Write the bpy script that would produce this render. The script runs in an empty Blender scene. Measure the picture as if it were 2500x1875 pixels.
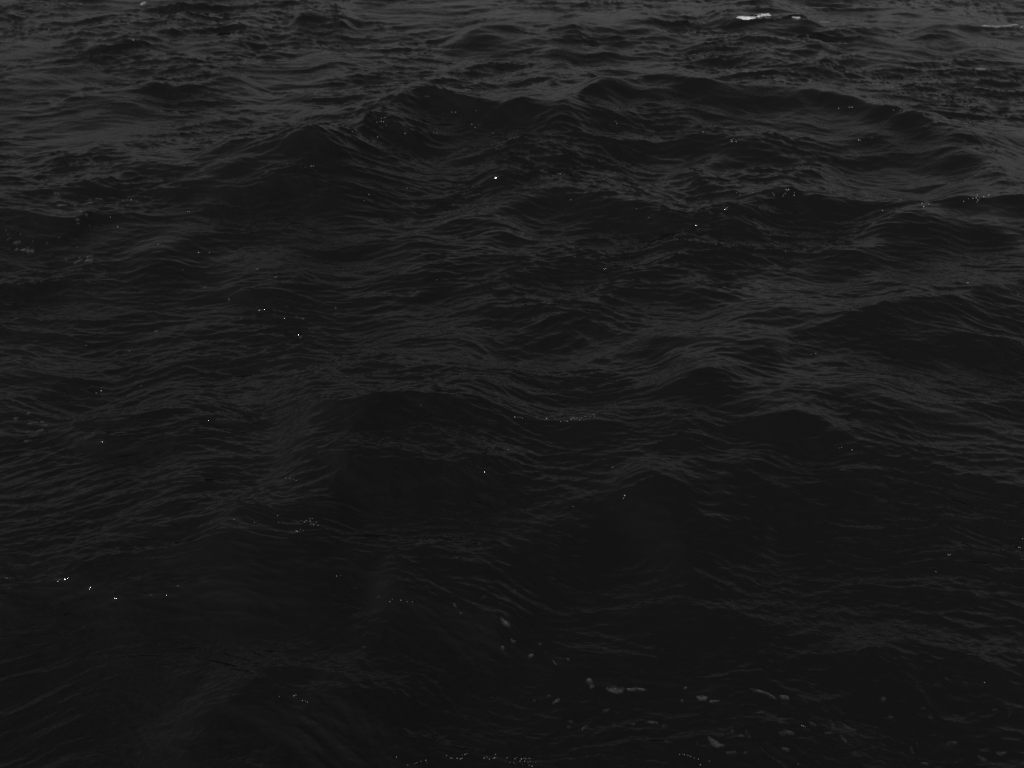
import bpy, math, random
import numpy as np
from mathutils import Vector, Matrix

rng = np.random.default_rng(11)
random.seed(5)
S = bpy.context.scene
COL = S.collection

# ------------------------------------------------------------------ camera
CAM_H, PITCH, VFOV = 6.6, 30.0, 37.0
cam_d = bpy.data.cameras.new('camera')
cam = bpy.data.objects.new('camera', cam_d)
COL.objects.link(cam)
cam_d.sensor_fit = 'HORIZONTAL'
TAN_V = math.tan(math.radians(VFOV / 2))
TAN_H = TAN_V * 4 / 3
cam_d.angle = 2 * math.atan(TAN_H)
cam_d.clip_start = 0.1
cam_d.clip_end = 20000
cam.location = (0, 0, CAM_H)
cam.rotation_euler = (math.radians(90 - PITCH), 0, 0)
S.camera = cam

# ------------------------------------------------------------------ sky and sun (a black and white picture: neutral light)
SUN_ELEV, SUN_AZ = 30.0, 205.0          # azimuth clockwise from +Y (the view direction): behind the camera
W = bpy.data.worlds.new('World')
S.world = W
W.use_nodes = True
nt = W.node_tree
bg = nt.nodes['Background']
sky = nt.nodes.new('ShaderNodeTexSky')
sky.sky_type = 'NISHITA'
sky.sun_disc = False
sky.sun_elevation = math.radians(SUN_ELEV)
sky.sun_rotation = math.radians(SUN_AZ)
sky.air_density = 3.2      # thick milky air
sky.dust_density = 1.0
bw = nt.nodes.new('ShaderNodeRGBToBW')
nt.links.new(sky.outputs['Color'], bw.inputs['Color'])
nt.links.new(bw.outputs['Val'], bg.inputs['Color'])
bg.inputs['Strength'].default_value = 0.05

sun_d = bpy.data.lights.new('sun', 'SUN')
sun = bpy.data.objects.new('sun', sun_d)
COL.objects.link(sun)
sun_d.energy = 4.8
sun_d.angle = math.radians(0.5)
a, e = math.radians(SUN_AZ), math.radians(SUN_ELEV)
to_sun = Vector((math.sin(a) * math.cos(e), math.cos(a) * math.cos(e), math.sin(e)))
sun.rotation_euler = to_sun.to_track_quat('Z', 'Y').to_euler()
sun.location = to_sun * 60

vs = S.view_settings
vs.view_transform = 'Standard'
vs.look = 'None'
vs.exposure = -0.88
vs.gamma = 1.0
vs.use_curve_mapping = False
S.cycles.use_denoising = False
S.cycles.max_bounces = 4
S.cycles.sample_clamp_indirect = 2.0

# ------------------------------------------------------------------ geometry helpers
cp, sp = math.cos(math.radians(PITCH)), math.sin(math.radians(PITCH))


def view_dir(px, py):
    """direction of sight for a place in a 2500 x 1875 picture (numpy friendly)"""
    u = (np.asarray(px, float) / 1250 - 1) * TAN_H
    v = (1 - np.asarray(py, float) / 937.5) * TAN_V
    return np.stack([u, cp + v * sp, -sp + v * cp], -1)


def sea(px, py, z=0.0):
    """point of the level z that is seen there"""
    d = view_dir(px, py)
    t = (CAM_H - z) / -d[..., 2]
    return d[..., :2] * t[..., None]


def catmull(P, n=8):
    P = np.asarray(P, float)
    Q = np.vstack([2 * P[0] - P[1], P, 2 * P[-1] - P[-2]])
    out = []
    for i in range(1, len(Q) - 2):
        p0, p1, p2, p3 = Q[i - 1:i + 3]
        for t in np.arange(n) / n:
            out.append(.5 * (2 * p1 + (p2 - p0) * t + (2 * p0 - 5 * p1 + 4 * p2 - p3) * t * t + (3 * p1 - p0 - 3 * p2 + p3) * t ** 3))
    out.append(Q[-2])
    return np.array(out)


# ------------------------------------------------------------------ the sea: wave spectrum tiles
def wave_tile(L, N, lmin, lmax, dirs, slope, power=2.0, spread=4.0):
    """height and sideways displacement of a periodic patch of wind waves, given its r.m.s. slope"""
    k1 = 2 * np.pi * np.fft.fftfreq(N, L / N)
    kx, ky = np.meshgrid(k1, k1, indexing='ij')
    k = np.hypot(kx, ky)
    k[0, 0] = 1
    th = np.arctan2(ky, kx)
    D = np.zeros_like(k) + 0.016
    for ang, wt in dirs:
        D += wt * np.maximum(np.cos((th - math.radians(ang)) / 1.0), 0) ** spread
    lo, hi = 2 * np.pi / lmax, 2 * np.pi / lmin
    band = np.clip((k / lo - .75) / .5, 0, 1) * np.clip((hi * 1.25 - k) / (hi * .5), 0, 1)
    A = np.sqrt(D) * band * k ** (-power)
    A[0, 0] = 0
    c = (rng.normal(size=k.shape) + 1j * rng.normal(size=k.shape)) * A
    h = np.fft.ifft2(c)
    ux = np.fft.ifft2(1j * kx / k * c).real
    uy = np.fft.ifft2(1j * ky / k * c).real
    sx = np.fft.ifft2(1j * kx * c).real
    sy = np.fft.ifft2(1j * ky * c).real
    g = slope / math.sqrt((sx ** 2 + sy ** 2).mean())
    return L, N, (h.real * g).astype(np.float32), (ux * g).astype(np.float32), (uy * g).astype(np.float32)


def sample(T, x, y, rot=0.0):
    L, N = T[0], T[1]
    c, s = math.cos(rot), math.sin(rot)
    fx = ((c * x + s * y) / L * N) % N
    fy = ((-s * x + c * y) / L * N) % N
    ix = fx.astype(np.int32)
    iy = fy.astype(np.int32)
    ax = (fx - ix).astype(np.float32)
    ay = (fy - iy).astype(np.float32)
    ix %= N
    iy %= N
    jx = (ix + 1) % N
    jy = (iy + 1) % N
    w = [(1 - ax) * (1 - ay), ax * (1 - ay), (1 - ax) * ay, ax * ay]
    out = []
    for F in T[2:]:
        out.append(F[ix, iy] * w[0] + F[jx, iy] * w[1] + F[ix, jy] * w[2] + F[jx, jy] * w[3])
    h, ux, uy = out
    return h, c * ux - s * uy, s * ux + c * uy


WIND = [(-90, 1.0), (-106, .5), (-75, .5)]
T_big = wave_tile(61.0, 512, 3.0, 14.0, WIND, .03, 2.2, 14)
T_mid = wave_tile(17.0, 1024, .38, 1.8, WIND, .125, 1.75, 28)
T_sml = wave_tile(5.3, 1024, .075, .4, WIND, .27, 1.45, 18)
T_rip = wave_tile(1.7, 1024, .03, .08, WIND, .19, 1.6, 9)
T_msk = wave_tile(41.0, 256, 2.0, 12.0, [(0, 1), (90, 1), (180, 1), (-90, 1)], .2, 2.0, 2)
T_msk2 = wave_tile(13.0, 256, .8, 4.0, [(0, 1), (90, 1), (180, 1), (-90, 1)], .2, 1.8, 2)
for T in (T_msk, T_msk2):
    T[2][:] /= T[2].std()

# crests of the larger waves, each from left to right: (height m, front length m, back length m, points)
Q = 2500 / 2212
CRESTS = [
    # far half
    (.36, .70, 1.7, [(540, 308), (640, 303), (708, 295), (762, 275), (795, 245), (863, 233), (900, 212), (940, 205), (1000, 214), (1060, 218), (1133, 230),
                     (1219, 225), (1259, 203), (1290, 185), (1374, 169), (1482, 174), (1580, 186)]),
    (.2, 2.6, 1.0, [(500, 316), (560, 310), (620, 305), (690, 298), (745, 282), (792, 250)]),
    (.20, .6, 1.3, [(1640, 178), (1740, 198), (1848, 216), (1920, 230), (2010, 248), (2082, 274), (2172, 289), (2260, 296)]),
    (.20, .6, 1.0, [(1460, 255), (1520, 272), (1574, 288), (1650, 312), (1700, 316)]),
    (.22, .6, 1.1, [(1740, 300), (1790, 320), (1850, 328), (1920, 330), (2010, 322), (2082, 311), (2160, 316), (2230, 322)]),
    (.30, .75, 1.2, [(1470, 360), (1520, 382), (1578, 400), (1640, 410), (1680, 408), (1725, 394)]),
    (.32, .8, 1.3, [(1720, 396), (1762, 417), (1812, 431), (1920, 440), (2046, 433), (2118, 418), (2212, 412), (2300, 405)]),
    (.10, .4, .45, [(1400, 450), (1450, 470), (1506, 480), (1550, 466)]),
    (.14, .5, .8, [(1100, 288), (1150, 310), (1200, 330), (1260, 340)]),
    (.12, .5, .8, [(1130, 360), (1180, 383), (1260, 392), (1330, 412), (1400, 430)]),
    (.14, .5, .8, [(880, 292), (940, 285), (1010, 276)]),
    (.20, .6, 1.0, [(-60, 436), (0, 428), (126, 414), (216, 389), (306, 356), (378, 346), (420, 336)]),
    (.18, .55, 1.0, [(414, 340), (504, 354), (594, 348), (684, 330), (760, 318)]),
    (.16, .5, .8, [(80, 350), (144, 338), (216, 320), (262, 305)]),
    (.20, .7, 1.4, [(360, 196), (420, 182), (470, 172), (520, 171)]),
    (.16, .6, 1.2, [(140, 206), (200, 200), (260, 206), (330, 214)]),
    (.22, .8, 1.8, [(100, 90), (170, 84), (240, 82), (310, 92)]),
    (.24, .9, 1.8, [(330, 72), (400, 64), (480, 70), (560, 74)]),
    (.26, .9, 2.0, [(640, 42), (700, 34), (760, 52)]),
    (.28, .9, 2.0, [(1000, 70), (1060, 60), (1130, 68), (1190, 74), (1280, 70)]),
    (.24, .9, 1.8, [(1230, 42), (1300, 32), (1360, 40), (1430, 44)]),
    (.26, .8, 1.6, [(1580, 126), (1650, 118), (1720, 113), (1760, 120), (1800, 140)]),
    (.26, .9, 2.0, [(1560, 42), (1600, 42), (1650, 35), (1700, 34), (1760, 42)]),
    (.24, .9, 2.0, [(2000, 66), (2060, 52), (2120, 58), (2180, 58), (2240, 60)]),
    (.20, .8, 1.8, [(1790, 70), (1850, 82), (1930, 100), (2000, 112)]),
    (.13, .5, 1.0, [(120, 480), (180, 472), (234, 457), (288, 480), (360, 504), (414, 522), (458, 545)]),
    # middle
    (.10, .4, .6, [(1130, 528), (1170, 544), (1230, 568), (1310, 592)]),
    (.09, .4, .6, [(880, 512), (960, 520), (1040, 512), (1120, 498)]),
    (.12, .45, .6, [(520, 620), (560, 614), (612, 603), (680, 576)]),
    (.14, .5, .7, [(700, 640), (760, 660), (860, 655), (930, 648)]),
    (.18, .5, .9, [(290, 800), (340, 786), (396, 772), (450, 763), (522, 777), (630, 760), (690, 752)]),
    (.12, .4, .7, [(-40, 842), (40, 826), (144, 794), (210, 780)]),
    (.16, .5, .8, [(240, 960), (310, 935), (400, 880), (470, 850)]),
    (.32, .7, 1.2, [(620, 900), (708, 880), (816, 866), (870, 855), (924, 847), (980, 852), (1030, 878), (1080, 893)]),
    (.28, .6, 1.0, [(1050, 884), (1104, 895), (1194, 898), (1284, 895), (1392, 885), (1470, 888), (1540, 896)]),
    (.12, .3, .35, [(700, 1000), (744, 972), (798, 922), (885, 882)]),
    (.08, .3, .4, [(960, 800), (985, 816), (1014, 824), (1061, 827), (1110, 818)]),
    (.10, .35, .4, [(760, 1050), (850, 1035), (960, 1030), (1014, 1004), (1122, 966)]),
    (.14, .4, .6, [(1060, 1010), (1104, 998), (1248, 978), (1356, 977), (1430, 996)]),
    (.26, .7, 1.1, [(1540, 738), (1596, 736), (1704, 732), (1794, 717), (1866, 693), (1956, 664), (2035, 645), (2100, 622), (2212, 598), (2300, 585)]),
    (.14, .4, .6, [(1440, 765), (1524, 763), (1596, 757), (1680, 745)]),
    (.10, .35, .5, [(1520, 690), (1600, 672), (1660, 656), (1720, 661)]),
    (.10, .3, .45, [(1430, 830), (1490, 815), (1540, 790), (1640, 782), (1730, 776)]),
    (.14, .4, .5, [(1560, 862), (1639, 850), (1722, 837), (1805, 842), (1920, 832), (2000, 838)]),
    (.14, .6, .8, [(1416, 902), (1524, 913), (1632, 910), (1720, 908), (1783, 904)]),
    (.20, .7, .9, [(1700, 890), (1783, 915), (1848, 952), (1956, 988), (2064, 1021), (2212, 1056), (2300, 1080)]),
    (.10, .35, .5, [(1850, 840), (1940, 868), (2030, 890), (2130, 900), (2240, 896)]),
    (.11, .5, .5, [(1380, 1015), (1450, 1000), (1506, 1000), (1614, 1014), (1686, 1030), (1750, 1014)]),
    (.10, .3, .35, [(1560, 1038), (1610, 1062), (1690, 1096)]),
    # near
    (.11, .7, .7, [(-60, 1252), (0, 1240), (90, 1214), (180, 1170), (324, 1116), (450, 1080), (520, 1058)]),
    (.13, .7, .6, [(120, 1240), (162, 1228), (252, 1196), (342, 1166), (468, 1110), (530, 1072)]),
    (.18, .5, .6, [(520, 1078), (600, 1070), (680, 1090), (740, 1110)]),
    (.22, .45, .5, [(860, 1230), (906, 1256), (996, 1308), (1068, 1347), (1130, 1362)]),
    (.10, .9, .8, [(300, 1556), (432, 1500), (540, 1466), (666, 1405), (800, 1348)]),
    (.12, .4, .4, [(1300, 1350), (1420, 1340), (1520, 1320), (1640, 1330), (1730, 1350)]),
    (.12, .4, .5, [(1730, 1400), (1800, 1385), (1900, 1375), (2010, 1395), (2110, 1420), (2200, 1430)]),
    (.12, .4, .5, [(1160, 1475), (1280, 1465), (1400, 1478), (1480, 1490), (1600, 1510), (1760, 1560)]),
]


CREST_GAIN = .5
KEY_GAIN = .64
SWELL_GAIN = .5


# the swell under them: (height m, front length m, back length m, points)
SWELLS = [
    (.58, 2.8, 2.4, [(480, 985), (640, 925), (780, 885), (924, 872), (1100, 895), (1300, 893), (1500, 898), (1750, 905), (1900, 960), (2060, 1020)]),
    (.40, 2.2, 1.6, [(1080, 360), (1240, 395), (1400, 432), (1560, 420), (1725, 402), (1920, 440), (2118, 420), (2300, 405)]),
    (.56, 2.2, 2.6, [(500, 318), (640, 303), (780, 262), (930, 208), (1100, 222), (1290, 188), (1450, 168), (1700, 192), (1950, 238), (2150, 285)]),
    (.38, 2.2, 1.8, [(-160, 445), (0, 428), (140, 410), (306, 357), (500, 352), (700, 325)]),
    (.17, 2.0, .9, [(-120, 1262), (90, 1205), (330, 1115), (520, 1062), (640, 1078), (760, 1120)]),
    (.16, 1.8, 1.4, [(1500, 740), (1700, 732), (1866, 693), (2035, 645), (2212, 598), (2360, 570)]),
    (.18, 2.4, 3.0, [(60, 88), (240, 80), (480, 72), (700, 40), (800, 60)]),
    (.18, 2.4, 3.0, [(950, 68), (1130, 66), (1290, 70), (1400, 48), (1560, 44), (1700, 36), (1840, 50)]),
    (.18, 2.4, 3.0, [(1560, 128), (1740, 114), (1880, 122), (2060, 112), (2250, 120)]),
]


def crest_field(x, y):
    """sum of the larger wave crests over the points"""
    z = np.zeros_like(x)
    wh, wx, wy = sample(T_mid, x * .6, y * .6, .7)
    m1 = sample(T_msk2, x, y, .3)[0]
    m2 = sample(T_msk2, x + 31, y - 17, 1.1)[0]
    X = x + .10 * m1
    Y = y + .13 * m2
    for num, (h, wf, wb, pts) in enumerate(CRESTS + SWELLS):
        swell = num >= len(CRESTS)
        h *= SWELL_GAIN if swell else (CREST_GAIN if h < .3 else KEY_GAIN) * (1.1 if pts[0][1] > 560 else 1)
        wb *= 1 if swell else .75
        yy = np.mean([q[1] for q in pts])
        far = 1.0 if swell else np.interp(yy, [100, 450, 900, 1100], [1.5, 1.2, 1.0, 1.05])
        h, wf, wb = h * far, wf * far * (1.0 if swell or yy < 850 else 1.7), wb * far
        h = min(h, (.30 if yy < 850 else .32) * wb, .44 * wf)
        P = LINES[num]
        ax = P[-1] - P[0]
        L = math.hypot(*ax)
        ax /= L
        nx, ny = -ax[1], ax[0]                              # away from the camera
        ps = (P - P[0]) @ ax
        pd = (P - P[0]) @ np.array([nx, ny])
        keep = np.concatenate([[True], np.diff(np.maximum.accumulate(ps)) > 1e-4])
        ps, pd = ps[keep], pd[keep]
        gs = np.linspace(-.35 * L, 1.35 * L, 240)           # the crest line as a smooth function along its own axis
        gd = np.interp(gs, ps, pd)
        ker = np.hanning(17)
        gd = np.convolve(np.pad(gd, 8, 'edge'), ker / ker.sum(), 'valid')
        R = 6 * max(wf, wb) + abs(gd).max()
        mid = (P[0] + P[-1]) / 2
        idx = np.nonzero((np.hypot(X - mid[0], Y - mid[1]) < L * .8 + R))[0]
        if not len(idx):
            continue
        qx, qy = X[idx] - P[0][0], Y[idx] - P[0][1]
        s_ = qx * ax[0] + qy * ax[1]
        d = qx * nx + qy * ny - np.interp(s_, gs, gd)
        t = s_ / L
        taper = np.clip((t + .15) / .33, 0, 1) * np.clip((1.15 - t) / .33, 0, 1)
        taper = taper * taper * (3 - 2 * taper)
        wl = np.where(d > 0, wb, wf) * (1 + .15 * m2[idx].clip(-1.5, 1.5))
        e_ = .25 if swell else .035
        s = (np.sqrt(d * d + e_ * e_) - e_) / wl
        prof = np.exp(-s) - .10 * np.exp(-((s - 3.2) / 1.4) ** 2) * (d > 0)
        z[idx] += h * taper * prof * (1 + .13 * m1[idx])
    return z


LINES = []
for num, c_ in enumerate(CRESTS + SWELLS):
    P_ = catmull(np.array(c_[3], float) * Q, 6)
    LINES.append(sea(P_[:, 0], P_[:, 1], .25))
for _ in range(4):                                           # let every crest line find its place at its own height
    N_ = np.cumsum([0] + [len(P_) for P_ in LINES])
    A_ = np.vstack(LINES).astype(np.float32)
    Z_ = crest_field(A_[:, 0], A_[:, 1])
    for num, c_ in enumerate(CRESTS + SWELLS):
        P_ = catmull(np.array(c_[3], float) * Q, 6)
        z_ = Z_[N_[num]:N_[num + 1]]
        z_ = np.convolve(np.pad(z_, 6, 'edge'), np.ones(13) / 13, 'valid')
        LINES[num] = .5 * LINES[num] + .5 * sea(P_[:, 0], P_[:, 1], z_)


def sea_surface(x, y, step):
    x = x.astype(np.float32)
    y = y.astype(np.float32)
    near = (np.abs(x) < 70) & (y > 0) & (y < 90)
    z = np.zeros_like(x)
    z[near] = crest_field(x[near], y[near])
    gust = 1 / (1 + np.exp(-1.6 * (sample(T_msk, x, y, .4)[0] * .8 + sample(T_msk2, x, y, .9)[0] * .6)))   # 0 calm .. 1 ruffled
    gust *= np.interp(y, [6, 9, 14, 22, 30], [.38, .58, .95, 1.35, 1.5]).astype(np.float32)      # the breeze freshens further out
    # streaks of ripples bend with the swell
    wx = x + .13 * sample(T_msk, x + 5, y, 1.9)[0] + .07 * sample(T_msk2, x, y + 3, .2)[0]
    wy = y + .17 * sample(T_msk, x, y + 9, 2.6)[0] + .09 * sample(T_msk2, x, y, 2.1)[0]
    ox = np.zeros_like(x)
    oy = np.zeros_like(x)
    for T, lam, rot, chop, amp in ((T_big, 5, .05, 1.0, 1.0), (T_mid, .8, .08, 1.0, .55 + .6 * gust), (T_sml, .2, -.06, 1.0, .38 + 1.0 * gust), (T_rip, .06, .1, .8, .35 + 1.2 * gust)):
        fade = np.clip(lam / np.maximum(step, 1e-3) / .7 - .15, 0, 1) * amp
        h, ux, uy = sample(T, wx, wy, rot)
        z += h * fade
        ox -= -chop * ux * fade
        oy -= -chop * uy * fade
    return x + ox, y + oy, z


def build_sea():
    # rings round the foot of the camera: dense where it looks, coarse behind it and towards the horizon
    dep = np.radians(np.linspace(53, 8.5, 1180))
    r_main = CAM_H / np.tan(dep)
    r_in = np.linspace(.6, r_main[0], 14)[:-1]
    r_out = r_main[-1] * (6000 / r_main[-1]) ** (np.linspace(0, 1, 90)[1:] ** 1.0)
    r = np.concatenate([r_in, r_main, r_out])
    nc, ns = 940, 150
    azm = np.radians(np.interp(r, [4, 8, 60], [44, 37, 30]))
    u = np.linspace(-1, 1, nc)
    w = .5 - .5 * np.cos(np.pi * np.linspace(0, 1, ns + 2)[1:-1])      # closer set beside the dense part
    az = np.concatenate([u[None] * azm[:, None], azm[:, None] + w[None] * (2 * np.pi - 2 * azm[:, None])], 1)
    nr, na = az.shape
    X = r[:, None] * np.sin(az)
    Y = r[:, None] * np.cos(az)
    dr = np.gradient(r)
    da = np.concatenate([np.repeat(2 * azm[:, None] / nc, nc, 1), np.repeat((2 * np.pi - 2 * azm[:, None]) / ns, ns, 1)], 1)
    step = np.maximum(dr[:, None] * .45, r[:, None] * da)
    x, y, z = sea_surface(X.ravel(), Y.ravel(), step.ravel().astype(np.float32))
    co = np.stack([x, y, z], 1)
    co = np.vstack([co, [[0, 0, 0]]]).astype(np.float32)
    i = np.arange(nr - 1)[:, None] * na
    j = np.arange(na)[None]
    j2 = (j + 1) % na
    quads = np.stack([i + j, i + na + j, i + na + j2, i + j2], -1).reshape(-1, 4)[:, ::-1]
    fan = np.stack([np.full(na, nr * na), (np.arange(na) + 1) % na, np.arange(na)], 1)
    me = bpy.data.meshes.new('sea_water')
    me.vertices.add(len(co))
    me.vertices.foreach_set('co', co.ravel())
    loops = np.concatenate([quads.ravel(), fan.ravel()]).astype(np.int32)
    me.loops.add(len(loops))
    me.loops.foreach_set('vertex_index', loops)
    starts = np.concatenate([np.arange(len(quads)) * 4, len(quads) * 4 + np.arange(len(fan)) * 3]).astype(np.int32)
    me.polygons.add(len(starts))
    me.polygons.foreach_set('loop_start', starts)
    me.polygons.foreach_set('use_smooth', np.ones(len(starts), bool))
    me.update(calc_edges=True)
    o = bpy.data.objects.new('sea_water', me)
    COL.objects.link(o)
    o['kind'] = 'structure'
    return o


# ------------------------------------------------------------------ materials
def new_mat(name):
    m = bpy.data.materials.new(name)
    m.use_nodes = True
    return m, m.node_tree, m.node_tree.nodes['Principled BSDF']


def water_material():
    m, t, p = new_mat('dark_sea_water')
    p.inputs['Base Color'].default_value = (.0083, .0083, .0083, 1)
    p.inputs['IOR'].default_value = 1.333
    p.inputs['Roughness'].default_value = .05
    geo = t.nodes.new('ShaderNodeNewGeometry')
    mp = t.nodes.new('ShaderNodeMapping')
    mp.inputs['Scale'].default_value = (1, 1.5, 1)
    t.links.new(geo.outputs['Position'], mp.inputs['Vector'])
    n1 = t.nodes.new('ShaderNodeTexNoise')
    n1.inputs['Scale'].default_value = 14
    n1.inputs['Detail'].default_value = 3
    n1.inputs['Distortion'].default_value = .6
    t.links.new(mp.outputs['Vector'], n1.inputs['Vector'])
    patch = t.nodes.new('ShaderNodeTexNoise')
    patch.inputs['Scale'].default_value = .55
    patch.inputs['Detail'].default_value = 3
    t.links.new(geo.outputs['Position'], patch.inputs['Vector'])
    mr = t.nodes.new('ShaderNodeMapRange')
    mr.inputs['From Min'].default_value = .38
    mr.inputs['From Max'].default_value = .62
    mr.inputs['To Min'].default_value = .3
    mr.inputs['To Max'].default_value = 1.0
    t.links.new(patch.outputs['Fac'], mr.inputs['Value'])
    b = t.nodes.new('ShaderNodeBump')
    b.inputs['Distance'].default_value = .010
    t.links.new(mr.outputs['Result'], b.inputs['Strength'])
    t.links.new(n1.outputs['Fac'], b.inputs['Height'])
    t.links.new(b.outputs['Normal'], p.inputs['Normal'])
    return m


def foam_material(name, cover, hole_scale, thin=.12):
    """white froth; where it is thin the dark water shows between the bubbles"""
    m, t, p = new_mat(name)
    p.inputs['Base Color'].default_value = (.82, .82, .82, 1)
    p.inputs['Roughness'].default_value = .6
    p.inputs['Specular IOR Level'].default_value = .2
    geo = t.nodes.new('ShaderNodeNewGeometry')
    v = t.nodes.new('ShaderNodeTexVoronoi')
    v.inputs['Scale'].default_value = hole_scale
    t.links.new(geo.outputs['Position'], v.inputs['Vector'])
    n = t.nodes.new('ShaderNodeTexNoise')
    n.inputs['Scale'].default_value = hole_scale * .22
    n.inputs['Detail'].default_value = 4
    t.links.new(geo.outputs['Position'], n.inputs['Vector'])
    att = t.nodes.new('ShaderNodeAttribute')
    att.attribute_name = 'thickness'
    mr = t.nodes.new('ShaderNodeMapRange')
    mr.inputs['From Min'].default_value = .36
    mr.inputs['From Max'].default_value = .62
    mr.inputs['To Min'].default_value = thin
    mr.inputs['To Max'].default_value = 1.45
    t.links.new(n.outputs['Fac'], mr.inputs['Value'])
    m1 = t.nodes.new('ShaderNodeMath')
    m1.operation = 'MULTIPLY'
    t.links.new(att.outputs['Fac'], m1.inputs[0])
    t.links.new(mr.outputs['Result'], m1.inputs[1])
    m2 = t.nodes.new('ShaderNodeMath')
    m2.operation = 'MULTIPLY'
    m2.use_clamp = True
    m2.inputs[1].default_value = cover
    t.links.new(m1.outputs[0], m2.inputs[0])
    t.links.new(m2.outputs[0], p.inputs['Alpha'])
    b = t.nodes.new('ShaderNodeBump')
    b.inputs['Distance'].default_value = .01
    b.inputs['Strength'].default_value = .6
    t.links.new(v.outputs['Distance'], b.inputs['Height'])
    t.links.new(b.outputs['Normal'], p.inputs['Normal'])
    return m


M_WATER = water_material()
M_FLECK = foam_material('thin_froth', .047, 60)
M_CAP = foam_material('thick_froth', 1.0, 14, .6)
M_BEAD, _t, _p = new_mat('bubble_glint')
_p.inputs['Base Color'].default_value = (.48, .48, .48, 1)  # sun glint put into the bead colour as an even pale tone
_p.inputs['Roughness'].default_value = .25

water = build_sea()
water.data.materials.append(M_WATER)
dg = bpy.context.evaluated_depsgraph_get()
dg.update()
WATER_EV = water.evaluated_get(dg)
EYE = Vector((0, 0, CAM_H))


def on_water(px, py):
    """where the line of sight meets the wave surface: point, normal"""
    d = Vector(view_dir(px, py)).normalized()
    ok, p, n, _ = WATER_EV.ray_cast(EYE, d)
    if not ok:
        t = CAM_H / -d.z
        return EYE + d * t, Vector((0, 0, 1))
    return p, n


def surf_z(x, y, zg):
    ok, p, n, _ = WATER_EV.ray_cast(Vector((x, y, zg + 1.5)), Vector((0, 0, -1)))
    return p.z if ok else zg


PX = 2 * TAN_H / 2500          # angle of one picture unit at the centre


def frame_at(px, py):
    """local frame of a spot: point, metres per picture unit across and along the water"""
    p, n = on_water(px, py)
    dist = (p - EYE).length
    dep = math.asin(min(1, (CAM_H - p.z) / dist))
    return p, dist * PX, dist * PX / math.sin(dep)


# ------------------------------------------------------------------ foam
def tagged(o, label, cat, group=None):
    o['label'] = label
    o['category'] = cat
    if group:
        o['group'] = group
    return o


def foam_slab(name, mat, p0, outline, thick, lumps, cover=1.0, rings=4, edge=.6):
    """a cushion of froth that follows the water: outline = metres round p0, star shaped about its middle line"""
    n = len(outline)
    out = np.asarray(outline, float)
    # spine: shrink towards the middle line of the long axis so that bent streaks stay bent
    c = out - out.mean(0)
    ev, V = np.linalg.eigh(c.T @ c)
    ax = V[:, 1]
    s = c @ ax
    # centre of the opposite sides at the same place along the long axis
    order = np.argsort(s)
    mid = np.zeros_like(out)
    halfw = (s.max() - s.min()) * .16 + 1e-6
    for i in range(n):
        wgt = np.exp(-((s - s[i]) / halfw) ** 2)
        mid[i] = (out * wgt[:, None]).sum(0) / wgt.sum()
    mid = out.mean(0) + (mid - out.mean(0)) * .85
    verts, thk = [], []
    for q in range(rings + 1):
        f = q / rings
        for i in range(n):
            P = mid[i] * (1 - f) + out[i] * f
            verts.append(P)
            thk.append(f)
    verts = np.array(verts)
    co, tv = [], []
    for (vx, vy), f in zip(verts, thk):
        x, y = p0.x + vx, p0.y + vy
        z = surf_z(x, y, p0.z)
        dome = (1 - f ** 2.2) ** .8 if f < 1 else 0
        lump = lumps * random.uniform(-.5, 1) if f < 1 else 0
        co.append((x - p0.x, y - p0.y, z - p0.z + .004 + thick * dome + thick * lump * dome))
        tv.append(cover * (1.0 if f < 1 - edge else max(0.0, (1 - f) / edge) * .75 + .25))
    m = len(co)
    for (vx, vy), f in list(zip(verts, thk))[-n:]:            # skirt that sits just under the surface
        x, y = p0.x + vx * .98, p0.y + vy * .98
        z = surf_z(x, y, p0.z)
        co.append((x - p0.x, y - p0.y, z - p0.z - .012))
        tv.append(cover * .25)
    faces = []
    for q in range(rings + 1):
        for i in range(n):
            j = (i + 1) % n
            faces.append((q * n + i, (q + 1) * n + i, (q + 1) * n + j, q * n + j))
    faces.append(tuple(range(n)))
    faces.append(tuple(reversed(range(m, m + n))))
    me = bpy.data.meshes.new(name)
    me.from_pydata(co, [], faces)
    at = me.attributes.new('thickness', 'FLOAT', 'POINT')
    at.data.foreach_set('value', np.array(tv, np.float32))
    me.polygons.foreach_set('use_smooth', np.ones(len(faces), bool))
    me.materials.append(mat)
    me.update()
    o = bpy.data.objects.new(name, me)
    o.location = p0
    COL.objects.link(o)
    return o


def blob(px, py, w, h, ang, seed, bend=0.0, rough=.22, n=26, tail=0.0):
    """uneven outline w x h picture units about a spot, in metres on the water"""
    r = random.Random(seed)
    p, mx, my = frame_at(px, py)
    ph = [r.uniform(0, 6.28) for _ in range(5)]
    am = [rough * r.uniform(.3, 1) / (k + 1) ** .7 for k in range(5)]
    ca, sa = math.cos(math.radians(ang)), math.sin(math.radians(ang))
    pts = []
    for i in range(n):
        t = 2 * math.pi * i / n
        k = 1 + sum(a_ * math.sin((q + 2) * t + f) for q, (a_, f) in enumerate(zip(am, ph)))
        c, s = math.cos(t), math.sin(t)
        x = .5 * w * k * math.copysign(abs(c) ** .85, c)
        y = .5 * h * k * s
        if tail:
            y *= 1 + tail * x / (.5 * w)
        y += bend * h * ((x / (.5 * w)) ** 2 - .4)
        X, Yd = ca * x - sa * y, sa * x + ca * y            # y down in the picture
        pts.append((X * mx, -Yd * my))
    pts.reverse()
    return p, pts


def region(x0, y0, s, items):
    return [(x0 + it[0] * s, y0 + it[1] * s, it[2] * s, it[3] * s) + tuple(it[4:]) for it in items]


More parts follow.
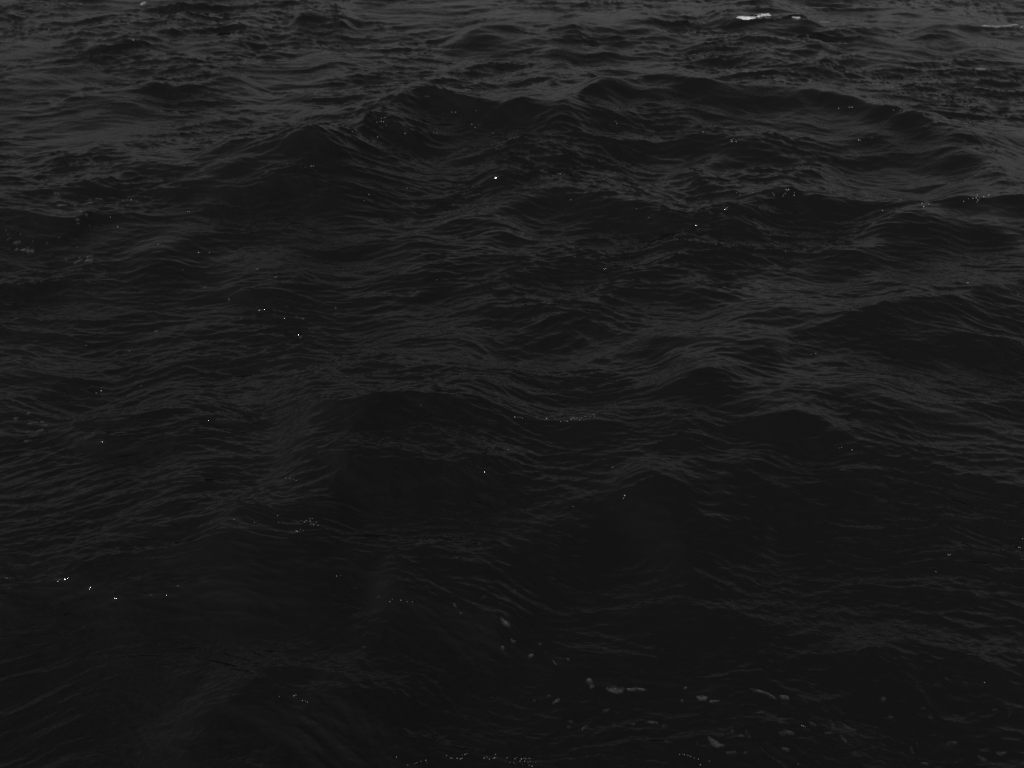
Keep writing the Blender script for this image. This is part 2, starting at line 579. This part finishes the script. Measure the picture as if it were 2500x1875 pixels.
TRAILS = {
    'foot': ('small dim foam fleck drifting in the scattered foam trail of the foreground', 'foam flecks of the foreground trail'),
    'side': ('small foam fleck drifting beside the long tapering foam streak', 'foam flecks around the long streak'),
    'pods': ('small foam fleck in the loose group on a smooth dark slope below the long streak', 'foam flecks on the smooth slope'),
    'mid': ('tiny pale foam speck on the fine ripples of the middle water', 'foam specks among the ripples'),
}
FLECKS = []      # x, y, w, h, angle, cover, trail or own label, bend, tail
A = region(0, 470, .1386, [
    (1000, 25, 100, 14, 5), (1025, 47, 30, 9, 0), (1280, 215, 50, 14, -8), (1335, 232, 60, 22, -10), (1340, 295, 40, 28, 20),
    (1530, 408, 50, 18, -8), (1740, 122, 130, 10, 0), (1590, 145, 40, 12, -5), (1365, 487, 60, 14, -5), (1383, 557, 40, 12, 0),
    (110, 678, 40, 16, 0), (148, 750, 45, 16, 30), (160, 822, 60, 20, -15), (170, 1008, 65, 35, 5), (295, 1015, 50, 18, -5),
    (490, 978, 40, 12, 0), (366, 735, 22, 14, 0), (1535, 1152, 30, 14, 0), (1410, 1152, 50, 10, -5), (1168, 1175, 30, 20, 0),
    (1360, 977, 40, 20, -15), (830, 908, 26, 16, 0), (580, 872, 24, 14, 0), (1045, 797, 20, 14, 0), (900, 1095, 24, 11, 0),
    (1580, 597, 24, 12, 0), (2075, 608, 24, 16, 0)])
FLECKS += [f + (.9, 'side') for f in A]
FLECKS += [f for f in region(0, 470, .1386, [
    (500, 1038, 250, 42, 4, 1.1, 'long grey foam streak that tapers to a thin tail', .1, .6),
    (300, 888, 120, 40, -5, .8, 'grey triangular foam patch above the long tapering streak', .2, .3),
    (1085, 230, 200, 15, 0, 1.0, 'thin straight grey foam line beside a crooked chain of flecks', 0, 0),
    (1430, 345, 125, 36, 25, 1.15, 'crooked zigzag foam patch at the end of a fleck chain', .25, 0),
    (1545, 203, 150, 14, -8, .9, 'thin slanting foam line beside a crooked chain of flecks', 0, .2),
    (1570, 1205, 125, 54, 3, 1.1, 'broad two-lobed foam patch beside a slanting foam stroke', .15, -.1),
    (1390, 1215, 145, 34, -17, 1.0, 'slanting foam stroke beside the two-lobed foam patch', 0, 0),
    (1595, 1125, 75, 27, 0, .9, 'small oval foam patch just above the two-lobed one', 0, 0)])]
FLECKS += [f + (.85, 'pods') for f in region(0, 600, .4069, [
    (98, 1040, 30, 12, 0), (172, 1009, 20, 8, 0), (195, 1070, 40, 10, -10), (255, 1062, 16, 8, 0), (278, 1080, 22, 8, 0),
    (172, 1118, 28, 12, 0), (245, 1113, 34, 10, -20), (165, 1175, 40, 10, -5)])]
FLECKS += [f + (1.1, 'mid') for f in region(0, 600, .4069, [
    (1225, 255, 24, 9, -15), (1655, 192, 18, 7, 0), (1720, 216, 20, 7, 0), (1545, 143, 12, 6, 0), (938, 516, 20, 6, 0),
    (1805, 553, 14, 6, 0), (1818, 441, 16, 6, 0), (2015, 377, 14, 6, 0), (1780, 428, 10, 5, 0), (1375, 328, 12, 5, 0)])]
FLECKS += [f + ('foot',) for f in region(800, 1200, .4069, [
    (765, 690, 24, 18, 30, .6), (798, 735, 16, 10, 0, .5), (1112, 900, 34, 14, 10, .9), (1052, 941, 24, 14, 10, .8),
    (1275, 920, 24, 10, 8, .7), (1220, 988, 34, 14, 0, .9), (1443, 1012, 18, 12, 10, .7), (1362, 1032, 26, 10, 40, .7),
    (1240, 1258, 16, 10, 0, .6), (1328, 1230, 14, 10, 0, .5), (1672, 1316, 46, 20, -5, .65), (1460, 1386, 26, 14, 0, .45),
    (1445, 1418, 22, 8, 0, .55), (1830, 1400, 26, 12, 0, .45), (1942, 1389, 58, 16, 5, .6), (2025, 1412, 54, 20, 2, .55),
    (2145, 1184, 16, 8, 0, .8), (2125, 1260, 16, 10, 0, .4), (218, 940, 32, 10, 0, .5), (165, 586, 20, 8, 0, .5),
    (310, 636, 20, 8, 0, .5), (1122, 600, 18, 8, 0, .5), (935, 640, 28, 20, 0, .35)])]
FLECKS += region(800, 1200, .4069, [
    (1577, 1152, 46, 40, 15, 1.5, 'bright rounded foam patch beside a wide ragged one', 0, 0),
    (1728, 1190, 106, 36, 3, 1.4, 'wide ragged foam patch beside the bright rounded one', .1, -.15),
    (1848, 1192, 112, 14, 0, .85, 'slender pointed foam patch next to the wide ragged one', 0, 0),
    (1068, 793, 68, 20, 5, .85, 'lacy bubbly foam patch at the end of a pale diagonal ripple band', .1, -.2),
    (1370, 1263, 48, 20, -30, .75, 'short slanting foam stroke under the rounded foam patch', .15, .2),
    (1540, 1422, 50, 20, -35, .7, 'hooked foam stroke with a thin lower end', .3, .3)])
FLECKS += [f + ('foot',) for f in region(1600, 1200, .4069, [
    (178, 1184, 14, 7, 0, .7), (632, 1330, 26, 14, -5, .4), (763, 1370, 34, 18, 0, .4), (945, 1402, 42, 22, 5, .4),
    (1158, 1423, 56, 18, 25, .4), (1035, 1455, 36, 14, 0, .4), (1130, 1490, 44, 18, 50, .45), (860, 1478, 22, 10, 0, .35),
    (780, 1550, 36, 20, 0, .45), (465, 1444, 26, 20, 40, .5), (515, 1470, 26, 14, 20, .5), (545, 1445, 14, 14, 0, .4),
    (562, 1476, 24, 12, 15, .5), (392, 1462, 34, 13, 5, .5), (248, 1515, 14, 18, 0, .4), (1338, 1272, 16, 10, 0, .3),
    (1410, 1358, 26, 18, 0, .35), (1605, 1305, 26, 12, 0, .3), (1648, 1360, 24, 14, 0, .3), (1540, 1560, 18, 30, 10, .3),
    (1568, 1520, 12, 14, 0, .3), (1615, 1637, 36, 14, 0, .35), (1975, 1555, 50, 14, -8, .3), (1758, 1138, 36, 12, 30, .3),
    (1855, 1150, 24, 8, 0, .3), (2035, 1315, 34, 8, 0, .3), (2125, 1340, 30, 18, -40, .3), (455, 1571, 60, 10, 3, .35),
    (540, 1571, 20, 12, 0, .4), (1315, 1440, 18, 12, 0, .3), (1200, 1572, 24, 12, 0, .3)])]
FLECKS += region(1600, 1200, .4069, [
    (278, 1240, 54, 27, 8, .8, 'smooth oval foam patch with a thin broken line trailing from it', 0, .2),
    (352, 1264, 54, 8, 10, .7, 'thin broken foam line trailing from the smooth oval patch', 0, 0),
    (640, 1208, 128, 18, 14, .75, 'wavy foam streak ending near a lacy bubbly oval', .3, 0),
    (772, 1237, 58, 20, 0, .75, 'lacy bubbly oval foam patch at the end of the wavy streak', 0, 0),
    (355, 1508, 92, 36, 32, .75, 'curved boomerang-shaped foam patch in the foreground trail', -.3, .2),
    (785, 1450, 76, 34, -3, .5, 'broad streaky foam patch below the lacy oval', .1, 0),
    (1068, 1416, 38, 34, 10, .5, 'dim round foam spot in line with a slanting fleck', 0, 0),
    (1365, 1250, 32, 20, 0, .4, 'lone ring of foam bubbles on the smooth dark foreground', 0, 0),
    (1775, 1515, 52, 28, -5, .32, 'faint broad foam smudge apart from the foreground trail', 0, 0),
    (1958, 1608, 50, 28, 5, .38, 'faint arrow-shaped foam smudge beside a rounder one', .2, 0),
    (2072, 1575, 46, 24, 0, .36, 'faint rounded foam smudge beside an arrow-shaped one', 0, 0)])

NAMED = [  # how a nearby fleck or bubble can be told by the foam beside it
    (69, 614, 'the long tapering streak'), (42, 593, 'the triangular patch'), (150, 502, 'the straight thin foam line'), (198, 518, 'the crooked zigzag patch'),
    (217, 637, 'the two-lobed patch'), (1442, 1669, 'the bright rounded patch'), (1503, 1684, 'the wide ragged patch'), (1552, 1685, 'the slender pointed patch'),
    (1235, 1523, 'the lacy patch of the pale ripple band'), (1357, 1714, 'the short slanting stroke'), (1427, 1779, 'the hooked stroke'), (1713, 1705, 'the smooth oval patch'),
    (1860, 1692, 'the wavy streak'), (1914, 1703, 'the lacy oval'), (1744, 1814, 'the boomerang-shaped patch'), (1919, 1790, 'the broad streaky patch'),
    (2035, 1776, 'the dim round spot'), (2155, 1709, 'the lone bubble ring'), (2322, 1816, 'the faint broad smudge'), (2397, 1854, 'the arrow-shaped smudge'), (2443, 1841, 'the rounded smudge'),
    (1825, 43, 'the bright whitecap'), (2440, 64, 'the long thin pale foam line'), (2392, 170, 'the lens-shaped foam scrap')]


def beside(x, y, reach=150):
    d, what = min((math.hypot(x - a_, y - b_), w_) for a_, b_, w_ in NAMED)
    return what if d < reach else None


def fleck_label(w, h, ang, cov, x, y):
    shape = 'round' if w < 1.5 * h else 'oval' if w < 2.3 * h else 'drawn-out'
    size = 'tiny' if w < 8 else 'small' if w < 15 else 'mid-sized'
    lean = ' leaning' if abs(ang) >= 15 else ''
    near = beside(x, y, 260)
    return '%s%s %s foam fleck %s' % (size, lean, shape, 'near ' + near if near else 'on open dark ripples')


for i, f in enumerate(FLECKS):
    x, y, w, h, ang, cov, what = f[:7]
    bend, tail = (f[7], f[8]) if len(f) > 7 else (0, 0)
    p, pts = blob(x, y, w, h * .95, ang, 100 + i, bend, .34 if what in TRAILS else .27, 22 if what in TRAILS else 34, tail)
    small = what in TRAILS
    if what == 'foot':
        cov *= .8
    o = foam_slab('foam_fleck' if small else 'foam_patch', M_FLECK, p, pts, .012, .5, cov, 3 if small else 5)
    if small:
        lab = TRAILS[what][0] if what in ('pods', 'mid') else fleck_label(w, h, ang, cov, x, y)
        tagged(o, lab, 'foam', TRAILS[what][1])
    else:
        tagged(o, what, 'foam', 'larger foam patches adrift on the sea')


def densify(P, n, jit, seed):
    r = random.Random(seed)
    P = catmull(np.array(P + [P[0]], float), n)[:-1]
    return [(x + r.uniform(-jit, jit), y + r.uniform(-jit, jit)) for x, y in P]


def whitecap(name, x0, y0, s, poly, cover, thick, label, jit=1.0, group='white foam on breaking crests'):
    P = densify([(x0 + x * s, y0 + y * s) for x, y in poly], 5, jit, len(label))
    c = np.array(P).mean(0)
    p, n_ = on_water(*c)
    ring = []
    for x, y in P[::-1]:
        q, n_ = on_water(x, y)
        d = q - p
        k = min(1.0, 2.2 / max(d.length, 1e-6))             # never jump to another wave
        ring.append((d.x * k, d.y * k))
    o = foam_slab(name, M_CAP, p, ring, thick, .5, cover, 5, .25)
    return tagged(o, label, 'foam', group)


whitecap('whitecap', 1720, 0, .1356, [(565, 320), (620, 305), (700, 313), (760, 308), (850, 298), (905, 292), (960, 265), (1050, 266), (1080, 276), (1165, 262), (1215, 282),
                                      (1090, 296), (1000, 312), (960, 320), (900, 346), (850, 357), (690, 352), (600, 336)], 1.0, .03,
         'bright white whitecap spilling along a distant dark crest', 1.1)
whitecap('whitecap', 1720, 0, .1356, [(1570, 310), (1600, 318), (1670, 328), (1710, 310), (1735, 322), (1680, 346), (1620, 334), (1580, 326)], .3, .02,
         'small white crescent of foam to one side of the bright whitecap', .5)
whitecap('whitecap', 1720, 0, .1356, [(2070, 395), (2130, 392), (2200, 402), (2260, 410), (2190, 416), (2100, 408)], .1, .02,
         'faint short foam line beyond the white crescent', .4)
whitecap('whitecap', 2100, 20, .1808, [(1610, 240), (1740, 240), (1850, 246), (1960, 236), (2140, 226), (2040, 248), (1940, 256), (1850, 266), (1740, 258), (1660, 254)], .16, .02,
         'long thin pale foam line along a distant dark wave face', .6)
whitecap('whitecap', 2100, 20, .1808, [(1540, 828), (1600, 818), (1700, 824), (1690, 838), (1600, 842)], .12, .02,
         'pale lens-shaped foam scrap below the long thin foam line', .5)
whitecap('whitecap', 0, 0, .4069, [(840, 26), (860, 14), (882, 16), (866, 26), (848, 32)], .3, .02,
         'tiny pale foam tuft alone on the far ripples', .5)

# ------------------------------------------------------------------ bubbles under the crests, pale beads standing in for sun glints
def reg2(x0, y0, s, items):
    return [(x0 + x * s, y0 + y * s) for x, y in items]


B = []
B += reg2(1200, 980, .1356, [(420, 282), (475, 285), (515, 285), (556, 298), (990, 310), (1145, 310), (1245, 362), (1350, 357), (1370, 355), (1320, 350), (1430, 297), (1433, 325), (1470, 297), (1497, 303),
                             (1515, 318), (1540, 300), (1590, 280), (1628, 297), (1590, 330), (1687, 271), (1780, 270), (1843, 235), (1857, 272)])
B += reg2(640, 1220, .0904, [(420, 430), (445, 608), (563, 610), (1058, 563), (1140, 603), (1175, 608), (1192, 560), (1295, 510), (1355, 508), (1298, 577), (1322, 657), (1393, 670), (1467, 605), (1515, 693),
                             (917, 836), (950, 858), (1030, 795), (1112, 832)])
B += reg2(950, 1780, .226, [(80, 302), (200, 387), (280, 372), (300, 363), (345, 347), (397, 336), (405, 358), (620, 286), (665, 313), (680, 312), (735, 315), (790, 280), (820, 273), (843, 265), (770, 322), (787, 316),
                            (1028, 312), (1058, 303), (1083, 323), (1125, 318), (1140, 311), (1165, 312), (1150, 272), (1275, 312), (1255, 348), (1360, 320), (1378, 310), (1345, 360), (1360, 374), (1415, 345), (1430, 322),
                            (1458, 315), (1478, 320), (1465, 348), (1442, 383), (1500, 357), (1524, 320), (1524, 351), (1513, 390), (1546, 400), (1586, 357), (1303, 360), (1510, 315)])
B += reg2(900, 1380, .1808, [(287, 491), (320, 460), (437, 471), (525, 490), (592, 492)])
B += reg2(1350, 1600, .1808, [(1710, 1338), (1748, 1330), (1775, 1338), (1822, 1350), (1846, 1358), (1862, 1366), (1908, 1386), (1965, 1402), (2112, 1428), (1990, 1477)])
B += reg2(1700, 1600, .3617, [(712, 474), (725, 478), (736, 483), (688, 732), (1945, 183)])
B += reg2(0, 1200, .4069, [(1405, 169), (1527, 186), (1207, 201), (30, 518), (42, 519), (57, 521), (2020, 507), (2046, 503), (1676, 1230), (1764, 1225), (1776, 1221), (1832, 1256), (1845, 1263), (1815, 1254)])
B += reg2(800, 1200, .4069, [(1473, 90), (1782, 24), (1775, 40)])
B += reg2(1600, 1200, .4069, [(1762, 382), (1770, 377), (1756, 376), (1683, 480), (2203, 282), (2180, 335), (2188, 336)])
B += reg2(800, 600, .4069, [(560, 956), (458, 143), (655, 205), (1083, 1222), (1716, 1328), (1707, 1329), (1943, 984), (330, 1162)])
B += reg2(1600, 600, .4069, [(1875, 222), (1105, 1213), (1118, 1209), (1180, 1225), (935, 652), (962, 646), (2176, 292)])
B += reg2(0, 600, .4069, [(578, 883), (608, 870), (845, 840), (776, 632), (516, 598), (1097, 143), (1192, 41), (1257, 41), (1715, 1395), (1762, 1403), (1777, 1408), (1740, 1397)])
B += reg2(0, 0, .4069, [(1105, 995), (1833, 1002), (1868, 997), (1880, 997), (1125, 1269), (1137, 1268), (738, 1201), (788, 1199), (663, 1303), (976, 1471), (950, 1468), (1193, 1516), (1257, 1516), (707, 1362),
                        (582, 240), (620, 236), (632, 234), (800, 241)])
B += reg2(800, 0, .4069, [(295, 733), (310, 730), (322, 728), (335, 730), (340, 706), (350, 703), (322, 710), (352, 753), (465, 800), (300, 822), (637, 800), (655, 800), (768, 673), (745, 673), (890, 664), (865, 745),
                          (903, 750), (885, 765), (992, 798), (1395, 1043), (1383, 1043), (475, 1129), (248, 1168), (220, 1204), (590, 577), (605, 578), (1730, 728), (1735, 742), (1460, 1198), (1852, 1253)])
B += reg2(1600, 0, .4069, [(455, 838), (467, 832), (480, 838), (460, 848), (485, 850), (448, 846), (1172, 645), (1163, 643), (1181, 643), (1100, 650), (1492, 665), (1470, 663), (1430, 661), (1230, 843), (1220, 840), (1300, 826),
                           (287, 792), (488, 1155), (510, 1168), (583, 1155), (705, 1160), (712, 1170), (785, 1137), (790, 1145), (780, 1160), (770, 1170), (765, 1178), (800, 1138), (832, 1172), (835, 1155), (1362, 1262),
                           (1610, 1240), (1600, 1220), (1640, 1225), (1850, 1208), (1878, 1193), (1905, 1190), (1925, 1188), (1932, 1170), (1945, 1190), (1930, 1212), (1935, 1200), (1970, 1180), (2000, 1170), (2093, 1160),
                           (2196, 165), (2204, 160)])


def bead_mesh(seed):
    """one flattened bubble bead with a lower skirt"""
    import bmesh
    bm = bmesh.new()
    bmesh.ops.create_icosphere(bm, subdivisions=2, radius=1)
    r = random.Random(seed)
    for v in bm.verts:
        v.co *= 1 + r.uniform(-.06, .06)
        v.co.z *= .8 if v.co.z > 0 else .45
        v.co.x *= 1.15
    me = bpy.data.meshes.new('bubble')
    bm.to_mesh(me)
    bm.free()
    me.polygons.foreach_set('use_smooth', np.ones(len(me.polygons), bool))
    me.materials.append(M_BEAD)
    return me


BEADS = [bead_mesh(s) for s in range(4)]
BB = np.array(B)
par = list(range(len(BB)))


def root(i):
    while par[i] != i:
        i = par[i]
    return i


for i in range(len(BB)):
    for j in range(i):
        if np.hypot(*(BB[i] - BB[j])) < 24:
            par[root(i)] = root(j)
clusters = {}
for i in range(len(BB)):
    clusters.setdefault(root(i), []).append(i)


def bubble_at(i, parent=None, base=None):
    p, n = on_water(*BB[i])
    d = (p - EYE).length
    r = random.uniform(.4, 1.0) * PX * d * (1.4 if random.random() < .2 else 1)
    o = bpy.data.objects.new('bubble', random.choice(BEADS))
    rot = n.to_track_quat('Z', 'Y').to_matrix().to_4x4()
    loc = p + n * r * .15 - (base if base is not None else Vector())
    o.matrix_world = Matrix.Translation(loc) @ rot @ Matrix.Rotation(random.uniform(0, 6.28), 4, 'Z') @ Matrix.Diagonal((r, r, r, 1))
    COL.objects.link(o)
    if parent:
        o.parent = parent
    return o


COUNT = {2: 'pair', 3: 'trio', 4: 'group of four', 5: 'group of five', 6: 'group of six', 7: 'group of seven', 8: 'group of eight'}
for ids in clusters.values():
    cx, cy = BB[ids].mean(0)
    near = beside(cx, cy, 260)
    where = 'by ' + near if near else 'on a bare dark wave face'
    if len(ids) == 1:
        tagged(bubble_at(ids[0]), 'lone tiny bubble with a painted pale glint ' + where, 'bubble', 'lone bubbles with painted glints')
        continue
    c, n = on_water(cx, cy)
    e_ = bpy.data.objects.new('bubble_cluster', None)
    e_.empty_display_size = .05
    e_.location = c
    COL.objects.link(e_)
    for i in ids:
        bubble_at(i, e_, c)
    w_, h_ = np.ptp(BB[ids], axis=0)
    form = ' in a row' if len(ids) > 2 and w_ > 3.5 * h_ else ' knotted' if len(ids) > 2 else ''
    size = COUNT.get(len(ids), 'wide cluster of %d' % len(ids))
    tagged(e_, '%s of bubbles with painted pale glints%s %s' % (size, form, where) if 'of' not in size else '%s bubbles with painted pale glints%s %s' % (size, form, where), 'bubbles', 'clusters of bubbles with painted glints')
